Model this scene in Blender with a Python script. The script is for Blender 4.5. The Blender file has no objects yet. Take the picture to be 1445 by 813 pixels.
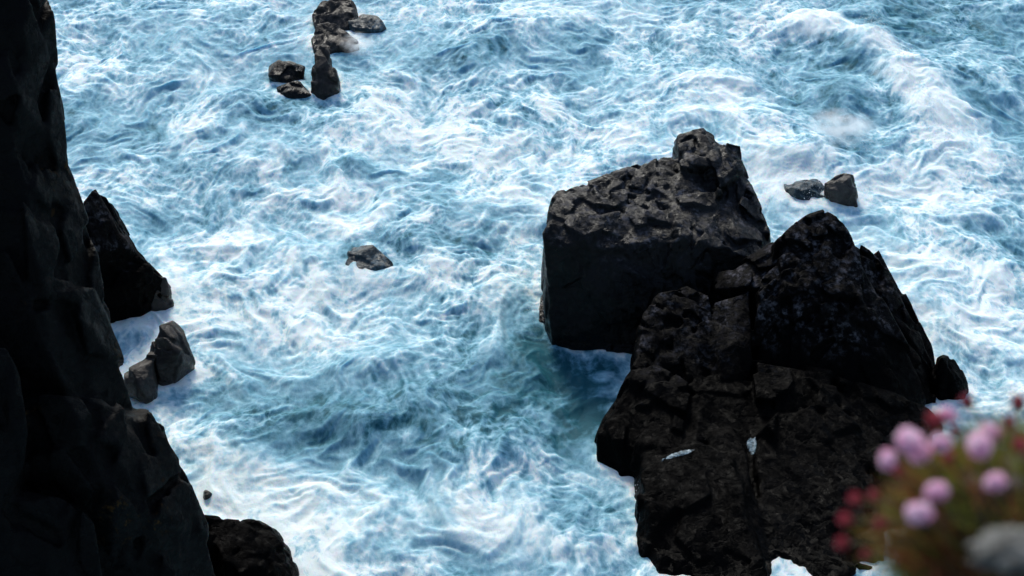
import bpy, bmesh, math, random
import numpy as np
from mathutils import Vector

R = math.radians
rng = np.random.default_rng(7)
random.seed(7)
scene = bpy.context.scene
col = scene.collection

# ------------------------------------------------------------------ camera
CAM_H, PITCH, LENS = 36.0, 31.0, 70.0
FPX = 1445 * LENS / 36.0
ct, st = math.cos(R(PITCH)), math.sin(R(PITCH))


def ray(px, py):
    a, b = (px - 722.5) / FPX, (406.5 - py) / FPX
    return np.array([a, ct + b * st, -st + b * ct])


def at_y(px, py, y):
    d = ray(px, py)
    return d * (y / d[1]) + np.array([0, 0, CAM_H])


def at_z(px, py, z=0.0):
    d = ray(px, py)
    return d * ((z - CAM_H) / d[2]) + np.array([0, 0, CAM_H])


cd = bpy.data.cameras.new('camera')
cam = bpy.data.objects.new('camera', cd)
col.objects.link(cam)
cam.location = (0, 0, CAM_H)
cam.rotation_euler = (R(90 - PITCH), 0, 0)
cd.lens, cd.sensor_width = LENS, 36.0
cd.clip_start, cd.clip_end = 0.05, 20000
cd.dof.use_dof = True
cd.dof.focus_distance = 64.0
cd.dof.aperture_fstop = 6.6
scene.camera = cam

# ------------------------------------------------------------------ light
SUN_AZ, SUN_EL = -10.0, 36.0
w = bpy.data.worlds.new('World')
scene.world = w
w.use_nodes = True
nt = w.node_tree
bg = nt.nodes['Background']
sky = nt.nodes.new('ShaderNodeTexSky')
sky.sky_type = 'NISHITA'
sky.sun_disc = False
sky.sun_elevation = R(SUN_EL)
sky.sun_rotation = R(SUN_AZ)
nt.links.new(sky.outputs[0], bg.inputs[0])
bg.inputs[1].default_value = 0.13
sl = bpy.data.lights.new('sun', 'SUN')
sl.energy, sl.angle, sl.color = 2.4, R(14), (1.0, 0.965, 0.87)
so = bpy.data.objects.new('sun', sl)
col.objects.link(so)
sdir = Vector((math.sin(R(SUN_AZ)) * math.cos(R(SUN_EL)), math.cos(R(SUN_AZ)) * math.cos(R(SUN_EL)), math.sin(R(SUN_EL))))
so.rotation_euler = (-sdir).to_track_quat('-Z', 'Y').to_euler()
so.location = sdir * 200
vs = scene.view_settings
vs.view_transform, vs.look, vs.gamma, vs.exposure = 'Standard', 'None', 1.0, 0.45
vs.use_curve_mapping = False
scene.cycles.use_denoising = True
scene.cycles.max_bounces = 10
scene.cycles.volume_bounces = 8

# ------------------------------------------------------------------ numpy noise
_P = rng.permutation(256)
PERM = np.concatenate([_P, _P, _P]).astype(np.int32)
_a = rng.uniform(0, 2 * np.pi, 256)
G2 = np.stack([np.cos(_a), np.sin(_a)], 1)
_g = rng.normal(size=(256, 3))
G3 = _g / np.linalg.norm(_g, axis=1, keepdims=True)


def perlin2(x, y, seed=0):
    x = x + seed * 17.31
    y = y - seed * 9.77
    xi, yi = np.floor(x).astype(np.int32), np.floor(y).astype(np.int32)
    xf, yf = x - xi, y - yi
    u, v = xf * xf * xf * (xf * (xf * 6 - 15) + 10), yf * yf * yf * (yf * (yf * 6 - 15) + 10)
    xi &= 255
    yi &= 255

    def g(i, j):
        h = PERM[PERM[(xi + i) & 255] + ((yi + j) & 255)]
        return G2[h, 0] * (xf - i) + G2[h, 1] * (yf - j)
    a = g(0, 0) * (1 - u) + g(1, 0) * u
    b = g(0, 1) * (1 - u) + g(1, 1) * u
    return (a * (1 - v) + b * v) * 1.45


def fbm2(x, y, octv=4, gain=0.5, seed=0, ridged=False):
    s, a, f, n = 0.0, 1.0, 1.0, 0.0
    for o in range(octv):
        p = perlin2(x * f, y * f, seed + o * 3)
        if ridged:
            p = 1 - 2 * np.abs(p)
        s = s + a * p
        n += a
        a *= gain
        f *= 2.03
    return s / n


def perlin3(p, seed=0):
    p = p + seed * 13.7
    i = np.floor(p).astype(np.int32)
    f = p - i
    u = f * f * f * (f * (f * 6 - 15) + 10)
    i &= 255
    out = 0
    for dx in (0, 1):
        for dy in (0, 1):
            for dz in (0, 1):
                h = PERM[PERM[PERM[(i[:, 0] + dx) & 255] + ((i[:, 1] + dy) & 255)] + ((i[:, 2] + dz) & 255)]
                g = G3[h]
                d = g[:, 0] * (f[:, 0] - dx) + g[:, 1] * (f[:, 1] - dy) + g[:, 2] * (f[:, 2] - dz)
                wt = (u[:, 0] if dx else 1 - u[:, 0]) * (u[:, 1] if dy else 1 - u[:, 1]) * (u[:, 2] if dz else 1 - u[:, 2])
                out = out + d * wt
    return out * 1.5


def fbm3(p, octv=4, gain=0.5, seed=0):
    s, a, f, n = 0.0, 1.0, 1.0, 0.0
    for o in range(octv):
        s = s + a * perlin3(p * f, seed + o)
        n += a
        a *= gain
        f *= 2.03
    return s / n


def voronoi3(p, seed=0, jit=0.7):
    """for points p on a jittered unit grid: key and place of the nearest seed, and the gap F2 - F1"""
    i = np.floor(p).astype(np.int64)
    n = len(p)
    f1, f2 = np.full(n, 9.0), np.full(n, 9.0)
    key = np.zeros(n, np.int64)
    sp = np.zeros((n, 3))
    for dx in (-1, 0, 1):
        for dy in (-1, 0, 1):
            for dz in (-1, 0, 1):
                c = i + np.array([dx, dy, dz])
                k = (c[:, 0] * 73856093) ^ (c[:, 1] * 19349663) ^ (c[:, 2] * 83492791) ^ (seed * 7919)
                k &= 0x7fffffff
                hh = (k * 1103515245 + 12345) & 0x7fffffff
                jj = np.stack([(hh & 1023), ((hh >> 10) & 1023), ((hh >> 20) & 1023)], 1) / 1023.0
                q = c + 0.5 + jit * (jj - 0.5)
                d = np.sqrt(((q - p) ** 2).sum(1))
                m = d < f1
                f2 = np.where(m, f1, np.minimum(f2, d))
                f1 = np.where(m, d, f1)
                key = np.where(m, k, key)
                sp = np.where(m[:, None], q, sp)
    return key, sp, f2 - f1


def sstep(a, b, x):
    t = np.clip((x - a) / (b - a), 0, 1)
    return t * t * (3 - 2 * t)


# ------------------------------------------------------------------ object helpers
def tag(o, label=None, cat=None, group=None, kind=None):
    if label: o['label'] = label
    if cat: o['category'] = cat
    if group: o['group'] = group
    if kind: o['kind'] = kind
    return o


def mesh_obj(name, v, faces, mat, parent=None, smooth=True):
    me = bpy.data.meshes.new(name)
    me.from_pydata([tuple(q) for q in v], [], [tuple(f) for f in faces])
    me.update()
    if smooth:
        me.shade_smooth()
    me.materials.append(mat)
    o = bpy.data.objects.new(name, me)
    col.objects.link(o)
    if parent:
        o.parent = parent
    return o


def new_mat(name):
    m = bpy.data.materials.new(name)
    m.use_nodes = True
    return m, m.node_tree, m.node_tree.nodes['Principled BSDF']


def N(nt, typ, **kw):
    n = nt.nodes.new('ShaderNode' + typ)
    for k, v in kw.items():
        if k in ('operation', 'data_type', 'blend_type', 'feature', 'attribute_name', 'noise_dimensions', 'distance', 'attribute_type'):
            setattr(n, k, v)
        else:
            n.inputs[k.replace('_', ' ')].default_value = v
    return n


def math_n(nt, op, a, b=None, clamp=False):
    n = nt.nodes.new('ShaderNodeMath')
    n.operation = op
    n.use_clamp = clamp
    for i, v in enumerate((a, b)):
        if v is None: continue
        if isinstance(v, (int, float)): n.inputs[i].default_value = v
        else: nt.links.new(v, n.inputs[i])
    return n.outputs[0]


def ramp(nt, fac, stops, interp='LINEAR'):
    n = nt.nodes.new('ShaderNodeValToRGB')
    n.color_ramp.interpolation = interp
    e = n.color_ramp.elements
    while len(e) < len(stops): e.new(0.5)
    for i, (p, c) in enumerate(stops):
        e[i].position = p
        e[i].color = (c, c, c, 1) if isinstance(c, (int, float)) else (*c, 1)
    nt.links.new(fac, n.inputs[0])
    return n.outputs[0]


# ------------------------------------------------------------------ rock material
def rock_material(name, dark, mid, warm, lichen=0.0, pale=0.0, seed=0.0, rough=(0.42, 0.75), spec=0.3, lit_crust=None):
    m, nt, b = new_mat(name)
    L = nt.links.new
    tc = nt.nodes.new('ShaderNodeTexCoord')
    mp = N(nt, 'Mapping')
    mp.inputs['Location'].default_value = (seed, seed * 2, -seed)
    L(tc.outputs['Object'], mp.inputs[0])
    v = mp.outputs[0]
    n1 = N(nt, 'TexNoise', Scale=0.55, Detail=6.0, Roughness=0.6); L(v, n1.inputs[0])
    n2 = N(nt, 'TexNoise', Scale=4.5, Detail=7.0, Roughness=0.68); L(v, n2.inputs[0])
    n3 = N(nt, 'TexNoise', Scale=22.0, Detail=4.0, Roughness=0.7); L(v, n3.inputs[0])
    s = math_n(nt, 'ADD', math_n(nt, 'MULTIPLY', n1.outputs[0], 0.6), math_n(nt, 'MULTIPLY', n2.outputs[0], 0.4))
    c = ramp(nt, s, [(0.36, dark), (0.5, mid), (0.66, warm)])
    if pale > 0:   # lighter weathered crust and droppings in patches
        pm = ramp(nt, n2.outputs[0], [(0.60, 0.0), (0.72, pale)])
        mx = N(nt, 'MixRGB'); L(pm, mx.inputs[0]); L(c, mx.inputs[1]); mx.inputs[2].default_value = (0.16, 0.15, 0.15, 1)
        c = mx.outputs[0]
    if lichen > 0:
        n4 = N(nt, 'TexNoise', Scale=0.35, Detail=3.0); L(v, n4.inputs[0])
        lm = math_n(nt, 'MULTIPLY', ramp(nt, n2.outputs[0], [(0.56, 0.0), (0.64, 1.0)]), ramp(nt, n4.outputs[0], [(0.56, 0.0), (0.66, lichen)]))
        mx = N(nt, 'MixRGB'); L(lm, mx.inputs[0]); L(c, mx.inputs[1]); mx.inputs[2].default_value = (0.16, 0.075, 0.015, 1)
        c = mx.outputs[0]
    if lit_crust:   # pale crust above the sea's reach, with the light on the tops painted in
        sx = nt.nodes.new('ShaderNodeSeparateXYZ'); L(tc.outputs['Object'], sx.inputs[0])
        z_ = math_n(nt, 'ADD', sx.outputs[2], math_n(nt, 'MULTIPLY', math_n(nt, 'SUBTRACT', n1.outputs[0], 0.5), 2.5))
        mr = N(nt, 'MapRange'); L(z_, mr.inputs[0]); mr.inputs[1].default_value = lit_crust[0]; mr.inputs[2].default_value = lit_crust[1]
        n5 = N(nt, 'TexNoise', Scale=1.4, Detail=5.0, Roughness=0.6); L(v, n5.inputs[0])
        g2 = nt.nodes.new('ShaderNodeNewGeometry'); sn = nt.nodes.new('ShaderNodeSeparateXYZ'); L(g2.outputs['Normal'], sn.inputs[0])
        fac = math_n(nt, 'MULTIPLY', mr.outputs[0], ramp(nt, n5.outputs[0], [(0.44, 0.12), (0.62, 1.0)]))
        fac = math_n(nt, 'MULTIPLY', fac, ramp(nt, sn.outputs[2], [(0.30, 0.04), (0.75, 1.0)]))   # up-facing ledges paler: their lit look painted in with dust and droppings
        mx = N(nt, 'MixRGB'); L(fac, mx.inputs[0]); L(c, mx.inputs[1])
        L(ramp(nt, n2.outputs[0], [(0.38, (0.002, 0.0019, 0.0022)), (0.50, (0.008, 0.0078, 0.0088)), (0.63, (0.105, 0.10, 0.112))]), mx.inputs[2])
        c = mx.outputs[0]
    L(c, b.inputs['Base Color'])
    sz = nt.nodes.new('ShaderNodeSeparateXYZ'); L(tc.outputs['Object'], sz.inputs[0])
    zz = math_n(nt, 'ADD', sz.outputs[2], math_n(nt, 'MULTIPLY', math_n(nt, 'SUBTRACT', n2.outputs[0], 0.5), 1.5))
    wet = N(nt, 'MapRange'); L(zz, wet.inputs[0])
    wet.inputs[1].default_value, wet.inputs[2].default_value, wet.inputs[3].default_value, wet.inputs[4].default_value = 0.1, 0.9, 0.55, 1.0
    L(math_n(nt, 'MULTIPLY', ramp(nt, n2.outputs[0], [(0.35, rough[0]), (0.65, rough[1])]), wet.outputs[0]), b.inputs['Roughness'])
    b.inputs['IOR'].default_value = 1.38
    b.inputs['Specular IOR Level'].default_value = spec
    # fine joints and pitting
    wv = N(nt, 'TexNoise', Scale=1.6, Detail=5.0); L(v, wv.inputs[0])
    mx = N(nt, 'MixRGB'); mx.blend_type = 'LINEAR_LIGHT'; mx.inputs[0].default_value = 0.35
    L(v, mx.inputs[1]); L(wv.outputs['Color'], mx.inputs[2])
    mx2 = mx
    vo = N(nt, 'TexVoronoi', feature='DISTANCE_TO_EDGE', Scale=1.9); L(mx.outputs[0], vo.inputs['Vector'])
    cr = ramp(nt, vo.outputs[0], [(0.0, 0.0), (0.022, 1.0)])
    h = math_n(nt, 'ADD', math_n(nt, 'MULTIPLY', cr, 0.35), math_n(nt, 'ADD', math_n(nt, 'MULTIPLY', n2.outputs[0], 1.0), math_n(nt, 'MULTIPLY', n3.outputs[0], 0.35)))
    bp = N(nt, 'Bump', Strength=0.55, Distance=0.07)
    L(h, bp.inputs['Height'])
    ge = nt.nodes.new('ShaderNodeNewGeometry')
    prev = bp.outputs[0]
    for sc_, amt in ((2.3, 0.42), (6.5, 0.34), (15.0, 0.22)):     # small broken faces, each turned its own way
        vf = N(nt, 'TexVoronoi', Scale=sc_); L(mx2.outputs[0], vf.inputs['Vector'])
        vm = nt.nodes.new('ShaderNodeVectorMath'); vm.operation = 'SUBTRACT'; L(vf.outputs['Color'], vm.inputs[0]); vm.inputs[1].default_value = (0.5, 0.5, 0.5)
        vk = nt.nodes.new('ShaderNodeVectorMath'); vk.operation = 'SCALE'; L(vm.outputs[0], vk.inputs[0]); vk.inputs['Scale'].default_value = amt
        va = nt.nodes.new('ShaderNodeVectorMath'); va.operation = 'ADD'; L(prev, va.inputs[0]); L(vk.outputs[0], va.inputs[1])
        vn = nt.nodes.new('ShaderNodeVectorMath'); vn.operation = 'NORMALIZE'; L(va.outputs[0], vn.inputs[0])
        prev = vn.outputs[0]
    L(prev, b.inputs['Normal'])
    return m


M_STACK = rock_material('dark_wet_rock', (0.0016, 0.0016, 0.0019), (0.003, 0.0029, 0.0031), (0.007, 0.0065, 0.0065), pale=0.03, spec=0.25, rough=(0.25, 0.8), lit_crust=(2.2, 3.6))
M_APRON = rock_material('dark_brown_rock', (0.0008, 0.0007, 0.0007), (0.0015, 0.0013, 0.0013), (0.0032, 0.0027, 0.0025), pale=0.01, seed=4.0, spec=0.03, rough=(0.35, 0.9), lit_crust=(1.7, 2.8))
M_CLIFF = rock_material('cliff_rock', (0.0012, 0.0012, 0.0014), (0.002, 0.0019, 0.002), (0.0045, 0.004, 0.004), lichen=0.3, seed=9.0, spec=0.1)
M_BOULDER = rock_material('brown_boulder_rock', (0.008, 0.0065, 0.006), (0.02, 0.0165, 0.0145), (0.05, 0.042, 0.037), pale=0.3, seed=2.0)
M_WASHED = rock_material('washed_rock', (0.008, 0.012, 0.014), (0.022, 0.038, 0.046), (0.16, 0.26, 0.32), pale=0.05, seed=7.0)
M_GREYROCK = rock_material('grey_boulder_rock', (0.012, 0.011, 0.0105), (0.028, 0.025, 0.023), (0.07, 0.062, 0.057), pale=0.5, seed=5.0)


# ------------------------------------------------------------------ rock geometry
def hull_planes(pts):
    bm = bmesh.new()
    vs_ = [bm.verts.new(p) for p in pts]
    bmesh.ops.convex_hull(bm, input=vs_)
    bm.normal_update()
    cen = np.mean([np.array(p) for p in pts], 0)
    pl = []
    for f in bm.faces:
        n, c = np.array(f.normal), np.array(f.calc_center_median())
        if f.calc_area() < 1e-5: continue
        if n @ (cen - c) > 0: n = -n
        pl.append((*n, n @ c))
    bm.free()
    return np.array(pl)


_TRI = {}


def corners(pl):
    n = len(pl)
    if n not in _TRI:
        _TRI[n] = np.array([(i, j, k) for i in range(n) for j in range(i + 1, n) for k in range(j + 1, n)], np.int32)
    T = _TRI[n]
    a, b_, c = pl[T[:, 0]], pl[T[:, 1]], pl[T[:, 2]]
    bc, ca, ab = np.cross(b_[:, :3], c[:, :3]), np.cross(c[:, :3], a[:, :3]), np.cross(a[:, :3], b_[:, :3])
    det = (a[:, :3] * bc).sum(1)
    ok = np.abs(det) > 1e-4
    v = ((a[:, 3:] * bc + b_[:, 3:] * ca + c[:, 3:] * ab)[ok]) / det[ok][:, None]
    return v[(v @ pl[:, :3].T - pl[:, 3]).max(1) < 1e-5]


def meet(planes, s_):
    """corners of the convex block bounded by planes (n, c), from a point inside it"""
    d = planes[:, 3] - planes[:, :3] @ s_
    if d.min() < 0.01: return None
    use = list(range(len(planes) - 6, len(planes)))          # the last six bound it on all sides
    use += [k for k in np.argsort(d)[:5] if k not in use]
    for _ in range(30):
        v = corners(planes[use])
        if len(v) < 4: return None
        ex = (v @ planes[:, :3].T - planes[:, 3]).max(0)
        k = int(ex.argmax())
        if ex[k] < 1e-4: return v
        use.append(k)
        if len(use) > 22:                                    # drop planes that no longer touch
            touch = (np.abs(v @ planes[use].T[:3] - planes[use][:, 3]) < 1e-4).any(0)
            use = [u for u, t in zip(use[:-1], touch) if t] + [k]
    return v


def hull_into(acc, pts):
    """add the convex hull of pts to the lists (corners, faces)"""
    bm = bmesh.new()
    vs_ = [bm.verts.new(p) for p in pts]
    bmesh.ops.convex_hull(bm, input=vs_)
    V_, F_ = acc
    bm.verts.index_update()
    k = len(V_)
    V_.extend([tuple(v.co) for v in bm.verts])
    F_.extend([tuple(k + v.index for v in f.verts) for f in bm.faces])
    bm.free()


def joint_blocks(bm, hulls, r, rmin, rmax, aniso, rot, tilt, offs, gap, fine_above=-9.0, zbottom=-0.8):
    """fill the skin of convex hulls with angular joint blocks, each with faces a little off the common surface"""
    c, s_ = math.cos(rot), math.sin(rot)
    t = 0.2
    M = np.diag(1 / np.array(aniso)) @ np.array([[1, 0, t], [0, 1, -t * 0.7], [-t, t, 1.0]]) @ np.array([[c, -s_, 0], [s_, c, 0], [0, 0, 1.0]])
    G = M.T @ M
    PL = [hull_planes(h) for h in hulls]
    for ci, (pts, pl) in enumerate(zip(hulls, PL)):
        lo, hi = pts.min(0), pts.max(0)
        lo[2] = max(lo[2], zbottom)
        cand = r.uniform(lo, hi, (int(min(9000, 600 + 60 * np.prod(hi - lo) / rmin ** 2)), 3))
        d = (cand @ pl[:, :3].T - pl[:, 3]).max(1)
        cand = cand[(d < -0.04) & (d > -1.3 * rmax)]
        if len(cand) == 0: continue
        for cj, p2 in enumerate(PL):
            if cj != ci:
                d2 = (cand @ p2[:, :3].T - p2[:, 3]).max(1)
                cand = cand[d2 > -0.7 * rmax]
        if len(cand) == 0: continue
        nz = fbm3(cand / (rmax * 2.2), 2, seed=ci + 3)
        rad = rmin + (rmax - rmin) * sstep(-0.25, 0.30, nz - 0.25 * sstep(fine_above - 0.7, fine_above + 0.7, cand[:, 2]) + 0.1)
        keep, K, KR = [], np.zeros((0, 3)), np.zeros(0)
        q = cand @ M.T
        for k in range(len(cand)):
            if len(K) and (np.linalg.norm(K - q[k], axis=1) < 0.5 * (KR + rad[k])).any(): continue
            keep.append(k)
            K = np.vstack([K, q[k]]); KR = np.append(KR, rad[k])
            if len(keep) > 700: break
        S_ = cand[keep]
        RR_ = rad[keep]
        cen = pts.mean(0)
        core = pl.copy(); core[:, 3] -= 0.10 * rmax
        bx = np.concatenate([np.eye(3), -np.eye(3)])
        core = np.concatenate([core, np.column_stack([bx, np.concatenate([pts.max(0), -pts.min(0)]) + 0.06])])
        cp = meet(core, cen)
        if cp is not None: hull_into(bm, cp)
        for k in range(len(S_)):
            x = S_[k]
            tl, of = tilt, offs * RR_[k]
            n = pl[:, :3] + r.normal(size=(len(pl), 3)) * tl
            n /= np.linalg.norm(n, axis=1, keepdims=True)
            # turn every outer plane about the point of it nearest to the seed
            foot = x + pl[:, :3] * (pl[:, 3] - pl[:, :3] @ x)[:, None]
            cc = (n * foot).sum(1) + r.uniform(-1.2, 0.8, len(pl)) * of
            cc = np.maximum(cc, n @ x + 0.06)
            ns = (pl[:, 3] - pl[:, :3] @ x) < 2.0 * rmax
            planes = [np.column_stack([n, cc])[ns], (pl + np.array([0, 0, 0, 0.12]))[ns]]
            o_ = np.delete(S_, k, 0)
            if len(o_):
                dd = np.einsum('ij,jk,ik->i', o_ - x, G, o_ - x)
                near = o_[np.argsort(dd)[:14]]
                bn = (near - x) @ G
                L_ = np.linalg.norm(bn, axis=1, keepdims=True)
                bn = bn / L_
                bc = (bn * (x + near) / 2).sum(1) - gap * r.uniform(-1.5, 1.0, len(near))
                bc = np.maximum(bc, bn @ x + 0.05)
                planes.append(np.column_stack([bn, bc]))
            bx = np.concatenate([np.eye(3), -np.eye(3)])
            # a broken corner or two
            m_ = r.integers(1, 4)
            u = r.normal(size=(m_, 3)); u[:, 2] = np.abs(u[:, 2]) * 0.8; u /= np.linalg.norm(u, axis=1, keepdims=True)
            planes.append(np.column_stack([u, u @ x + r.uniform(0.38, 0.7, m_) * RR_[k]]))
            planes.append(np.column_stack([bx, np.concatenate([pts.max(0), -pts.min(0)]) + 0.06]))
            bp_ = meet(np.concatenate(planes), x)
            if bp_ is not None: hull_into(bm, bp_)


def remesh(bm, voxel):
    me = bpy.data.meshes.new('tmp')
    me.from_pydata(bm[0], [], bm[1])
    me.update()
    o = bpy.data.objects.new('tmp', me)
    col.objects.link(o)
    md = o.modifiers.new('r', 'REMESH')
    md.mode, md.voxel_size = 'VOXEL', voxel
    ev = o.evaluated_get(bpy.context.evaluated_depsgraph_get())
    m2 = ev.to_mesh()
    v = np.empty(len(m2.vertices) * 3)
    m2.vertices.foreach_get('co', v)
    q = np.empty(len(m2.loops), np.int32)
    m2.loops.foreach_get('vertex_index', q)
    q = q.reshape(-1, 4).astype(np.int64)
    ev.to_mesh_clear()
    bpy.data.objects.remove(o)
    bpy.data.meshes.remove(me)
    return v.reshape(-1, 3), q


def largest_piece(v, q):
    """drop loose crumbs: keep the connected piece with most corners"""
    lab = np.arange(len(v))
    while True:
        m = lab[q].min(1)
        new = lab.copy()
        for k in range(4): np.minimum.at(new, q[:, k], m)
        new = new[new]
        if (new == lab).all(): break
        lab = new
    u, n_ = np.unique(lab, return_counts=True)
    good = lab == u[n_.argmax()]
    ix = np.cumsum(good) - 1
    return v[good], ix[q[good[q[:, 0]]]]


def vnormals(v, q):
    a = v[q]
    fn = np.cross(a[:, 2] - a[:, 0], a[:, 3] - a[:, 1])
    n = np.zeros_like(v)
    for k in range(4):
        for c in range(3):
            n[:, c] += np.bincount(q[:, k], fn[:, c], len(v))
    return n / (np.linalg.norm(n, axis=1, keepdims=True) + 1e-9)


def smooth(v, q, it=1, f=0.5):
    e = np.concatenate([q[:, [0, 1]], q[:, [1, 2]], q[:, [2, 3]], q[:, [3, 0]]])
    e = np.concatenate([e, e[:, ::-1]])
    cnt = np.bincount(e[:, 0], minlength=len(v))[:, None] + 1e-9
    for _ in range(it):
        s_ = np.stack([np.bincount(e[:, 0], v[e[:, 1], c], len(v)) for c in range(3)], 1) / cnt
        v = v + (s_ - v) * f
    return v


def make_rock(name, hulls, mat, voxel=0.05, seed=1, rmin=0.5, rmax=1.5, aniso=(1, 1, 1.4), rot=0.4, tilt=0.075, offs=0.11, gap=0.022,
              fine_above=-9.0, soft_below=-9.0, rough=1.0):
    r = np.random.default_rng(seed)
    hs = [np.asarray(h, float) for h in hulls]
    bm = ([], [])
    joint_blocks(bm, hs, r, rmin, rmax, aniso, rot, tilt, offs, gap, fine_above)
    v, q = remesh(bm, voxel)
    v, q = largest_piece(v, q)
    v = smooth(v, q, 1, 0.4)
    if soft_below > -5:     # sea-worn and rounded near the water
        w_ = (1 - sstep(soft_below - 0.5, soft_below + 0.5, v[:, 2] + 0.5 * fbm3(v / 1.5, 2, seed=5)))[:, None]
        v = v + (smooth(v, q, 9, 0.5) - v) * w_
    nr = vnormals(v, q)
    v = v + nr * (fbm3(v * 1.6, 4, 0.55, seed=seed + 3) * 0.035 * rough)[:, None]
    base_p = np.array([v[:, 0].mean(), v[:, 1].mean(), 0.0])
    o = mesh_obj(name, v - base_p, q, mat)
    o.location = base_p
    return o


def chunk(pts, feet=(), back=2.0, slope=0.9, drop=-1.5, foot=True):
    """pts: (px, py, y) on the visible surface; feet: (px, py) on the waterline. The block is carried back and down."""
    P = [at_y(*p) for p in pts]
    P += [at_z(px, py, 0.0) for px, py in feet]
    out = list(P)
    for p in P:
        out.append(p + np.array([0, back, -slope * back]))
        if foot:
            out.append(np.array([p[0], p[1] + 0.3, drop]))
            out.append(np.array([p[0], p[1] + back, drop]))
    return out


# back block of the stack
back_block = [
    chunk([(763, 352, 57.1), (770, 300, 57.9), (785, 270, 59), (880, 236, 60.6), (950, 222, 60.9), (1000, 335, 57.2), (850, 350, 56.7)],
          [(774, 486), (800, 490), (895, 500)], 3.0),
    chunk([(905, 236, 60.6), (930, 216, 61.0), (960, 330, 57.0), (1060, 262, 60), (1087, 330, 58.5), (1080, 360, 57.3), (1000, 345, 56.9)],
          [(880, 498), (960, 500), (1060, 470)], 3.0),
    chunk([(953, 192, 61.6), (965, 186, 61.7), (993, 180, 61.7), (1010, 192, 61.5), (960, 232, 60.0), (1020, 235, 60)], (), 1.6),
    chunk([(1005, 192, 61.5), (1030, 203, 61.3), (1046, 205, 61), (1052, 240, 60.2), (1010, 270, 59.0)], (), 1.6),
    chunk([(1040, 225, 60.8), (1050, 230, 60.6), (1075, 290, 59.4), (1090, 332, 58.4), (1040, 300, 58.6)], (), 1.6),
    chunk([(774, 285, 58.4), (783, 268, 59.1), (800, 266, 59.2), (795, 300, 58.2)], (), 1.5),
]
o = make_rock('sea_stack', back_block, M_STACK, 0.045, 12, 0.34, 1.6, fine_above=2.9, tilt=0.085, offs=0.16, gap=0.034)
tag(o, 'tall black blocky sea stack with cracked sloping top, behind the larger rock', 'sea stack')

front = [
    # the body under all of it
    chunk([(900, 640, 48.8), (1000, 520, 51.9), (1180, 545, 51.6), (1285, 590, 50.6), (1230, 690, 47.6), (1000, 690, 47.2), (920, 690, 47.0)],
          [(885, 680), (930, 775), (1010, 795), (1180, 770), (1240, 755), (1318, 620)], 1.5),
    # upper tower
    chunk([(1088, 345, 56), (1118, 314, 56.3), (1140, 300, 56.6), (1162, 293, 56.8), (1186, 308, 56.4), (1215, 352, 55.6),
           (1105, 395, 54.6), (1170, 410, 54.0), (1225, 440, 53.6)], (), 2.2),
    chunk([(1100, 380, 54.8), (1215, 355, 55.4), (1240, 400, 55), (1290, 500, 53.4), (1318, 560, 52.3), (1180, 425, 53.7),
           (1070, 410, 54.3), (1060, 520, 52.6), (1180, 540, 52.0), (1280, 580, 51.3)], (), 2.0),
    # saddle ledge
    chunk([(1004, 388, 56.2), (1050, 374, 56.5), (1066, 384, 56.2), (1090, 340, 56.6), (1120, 350, 56.0), (1010, 410, 55.2), (1110, 400, 54.6)], (), 2.0),
    # right shoulder
    chunk([(1222, 360, 57), (1236, 347, 57.3), (1252, 357, 57.2), (1290, 425, 56), (1318, 490, 55.0), (1326, 540, 53.8), (1270, 500, 54)], (), 2.2),
    chunk([(1190, 330, 56.6), (1240, 360, 56.4), (1285, 440, 55.2), (1318, 510, 54.0), (1325, 570, 52.4), (1240, 440, 54.6), (1270, 540, 52.8)], (), 1.8),
    # lit hummock
    chunk([(905, 445, 53.9), (928, 412, 54.6), (972, 400, 55), (1002, 416, 54.7), (1010, 470, 53.4), (985, 498, 52.5), (900, 490, 52.6),
           (890, 540, 51.4), (1000, 590, 50.4)], (), 2.2),
    chunk([(1000, 420, 54.6), (1066, 400, 54.9), (1070, 470, 53.2), (1010, 500, 52.3), (1060, 600, 50.4), (990, 600, 50.2)], (), 2.2),
    # lower left bulge
    chunk([(868, 556, 51.0), (900, 500, 52.3), (975, 540, 51.2), (840, 606, 50.0), (900, 600, 49.7), (960, 630, 48.6)],
          [(833, 655), (850, 668), (895, 682), (950, 700)], 2.0),
    # lower rounded blocks
    chunk([(895, 664, 47.6), (930, 640, 48.3), (985, 612, 48.9), (1045, 640, 47.9), (1055, 700, 46.3), (910, 710, 46.2)],
          [(903, 728), (897, 780), (925, 820), (1000, 842), (1090, 840)], 1.8),
    chunk([(990, 600, 49.4), (1040, 590, 49.8), (1060, 640, 48.2), (1085, 730, 45.9), (1000, 720, 46.0)],
          [(1000, 838), (1100, 842)], 1.8),
    chunk([(1060, 620, 48.9), (1100, 575, 50.2), (1180, 565, 50.6), (1225, 610, 49.5), (1215, 700, 46.9), (1090, 700, 46.8)],
          [(1070, 840), (1120, 832), (1195, 820), (1255, 795)], 1.8),
    chunk([(1060, 500, 52.2), (1180, 520, 52.0), (1190, 580, 50.3), (1070, 590, 50.2)], (), 1.8),
    chunk([(1180, 530, 51.9), (1290, 560, 51.6), (1318, 575, 51.5), (1290, 680, 48.2), (1200, 640, 49.2)],
          [(1330, 600), (1325, 640), (1300, 740), (1230, 775)], 1.8),
]
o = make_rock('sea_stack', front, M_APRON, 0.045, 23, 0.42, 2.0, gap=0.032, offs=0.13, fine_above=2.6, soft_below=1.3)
tag(o, 'largest dark brown jagged sea rock with bouldered lower slope, in front of the blocky stack', 'sea stack')


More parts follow.
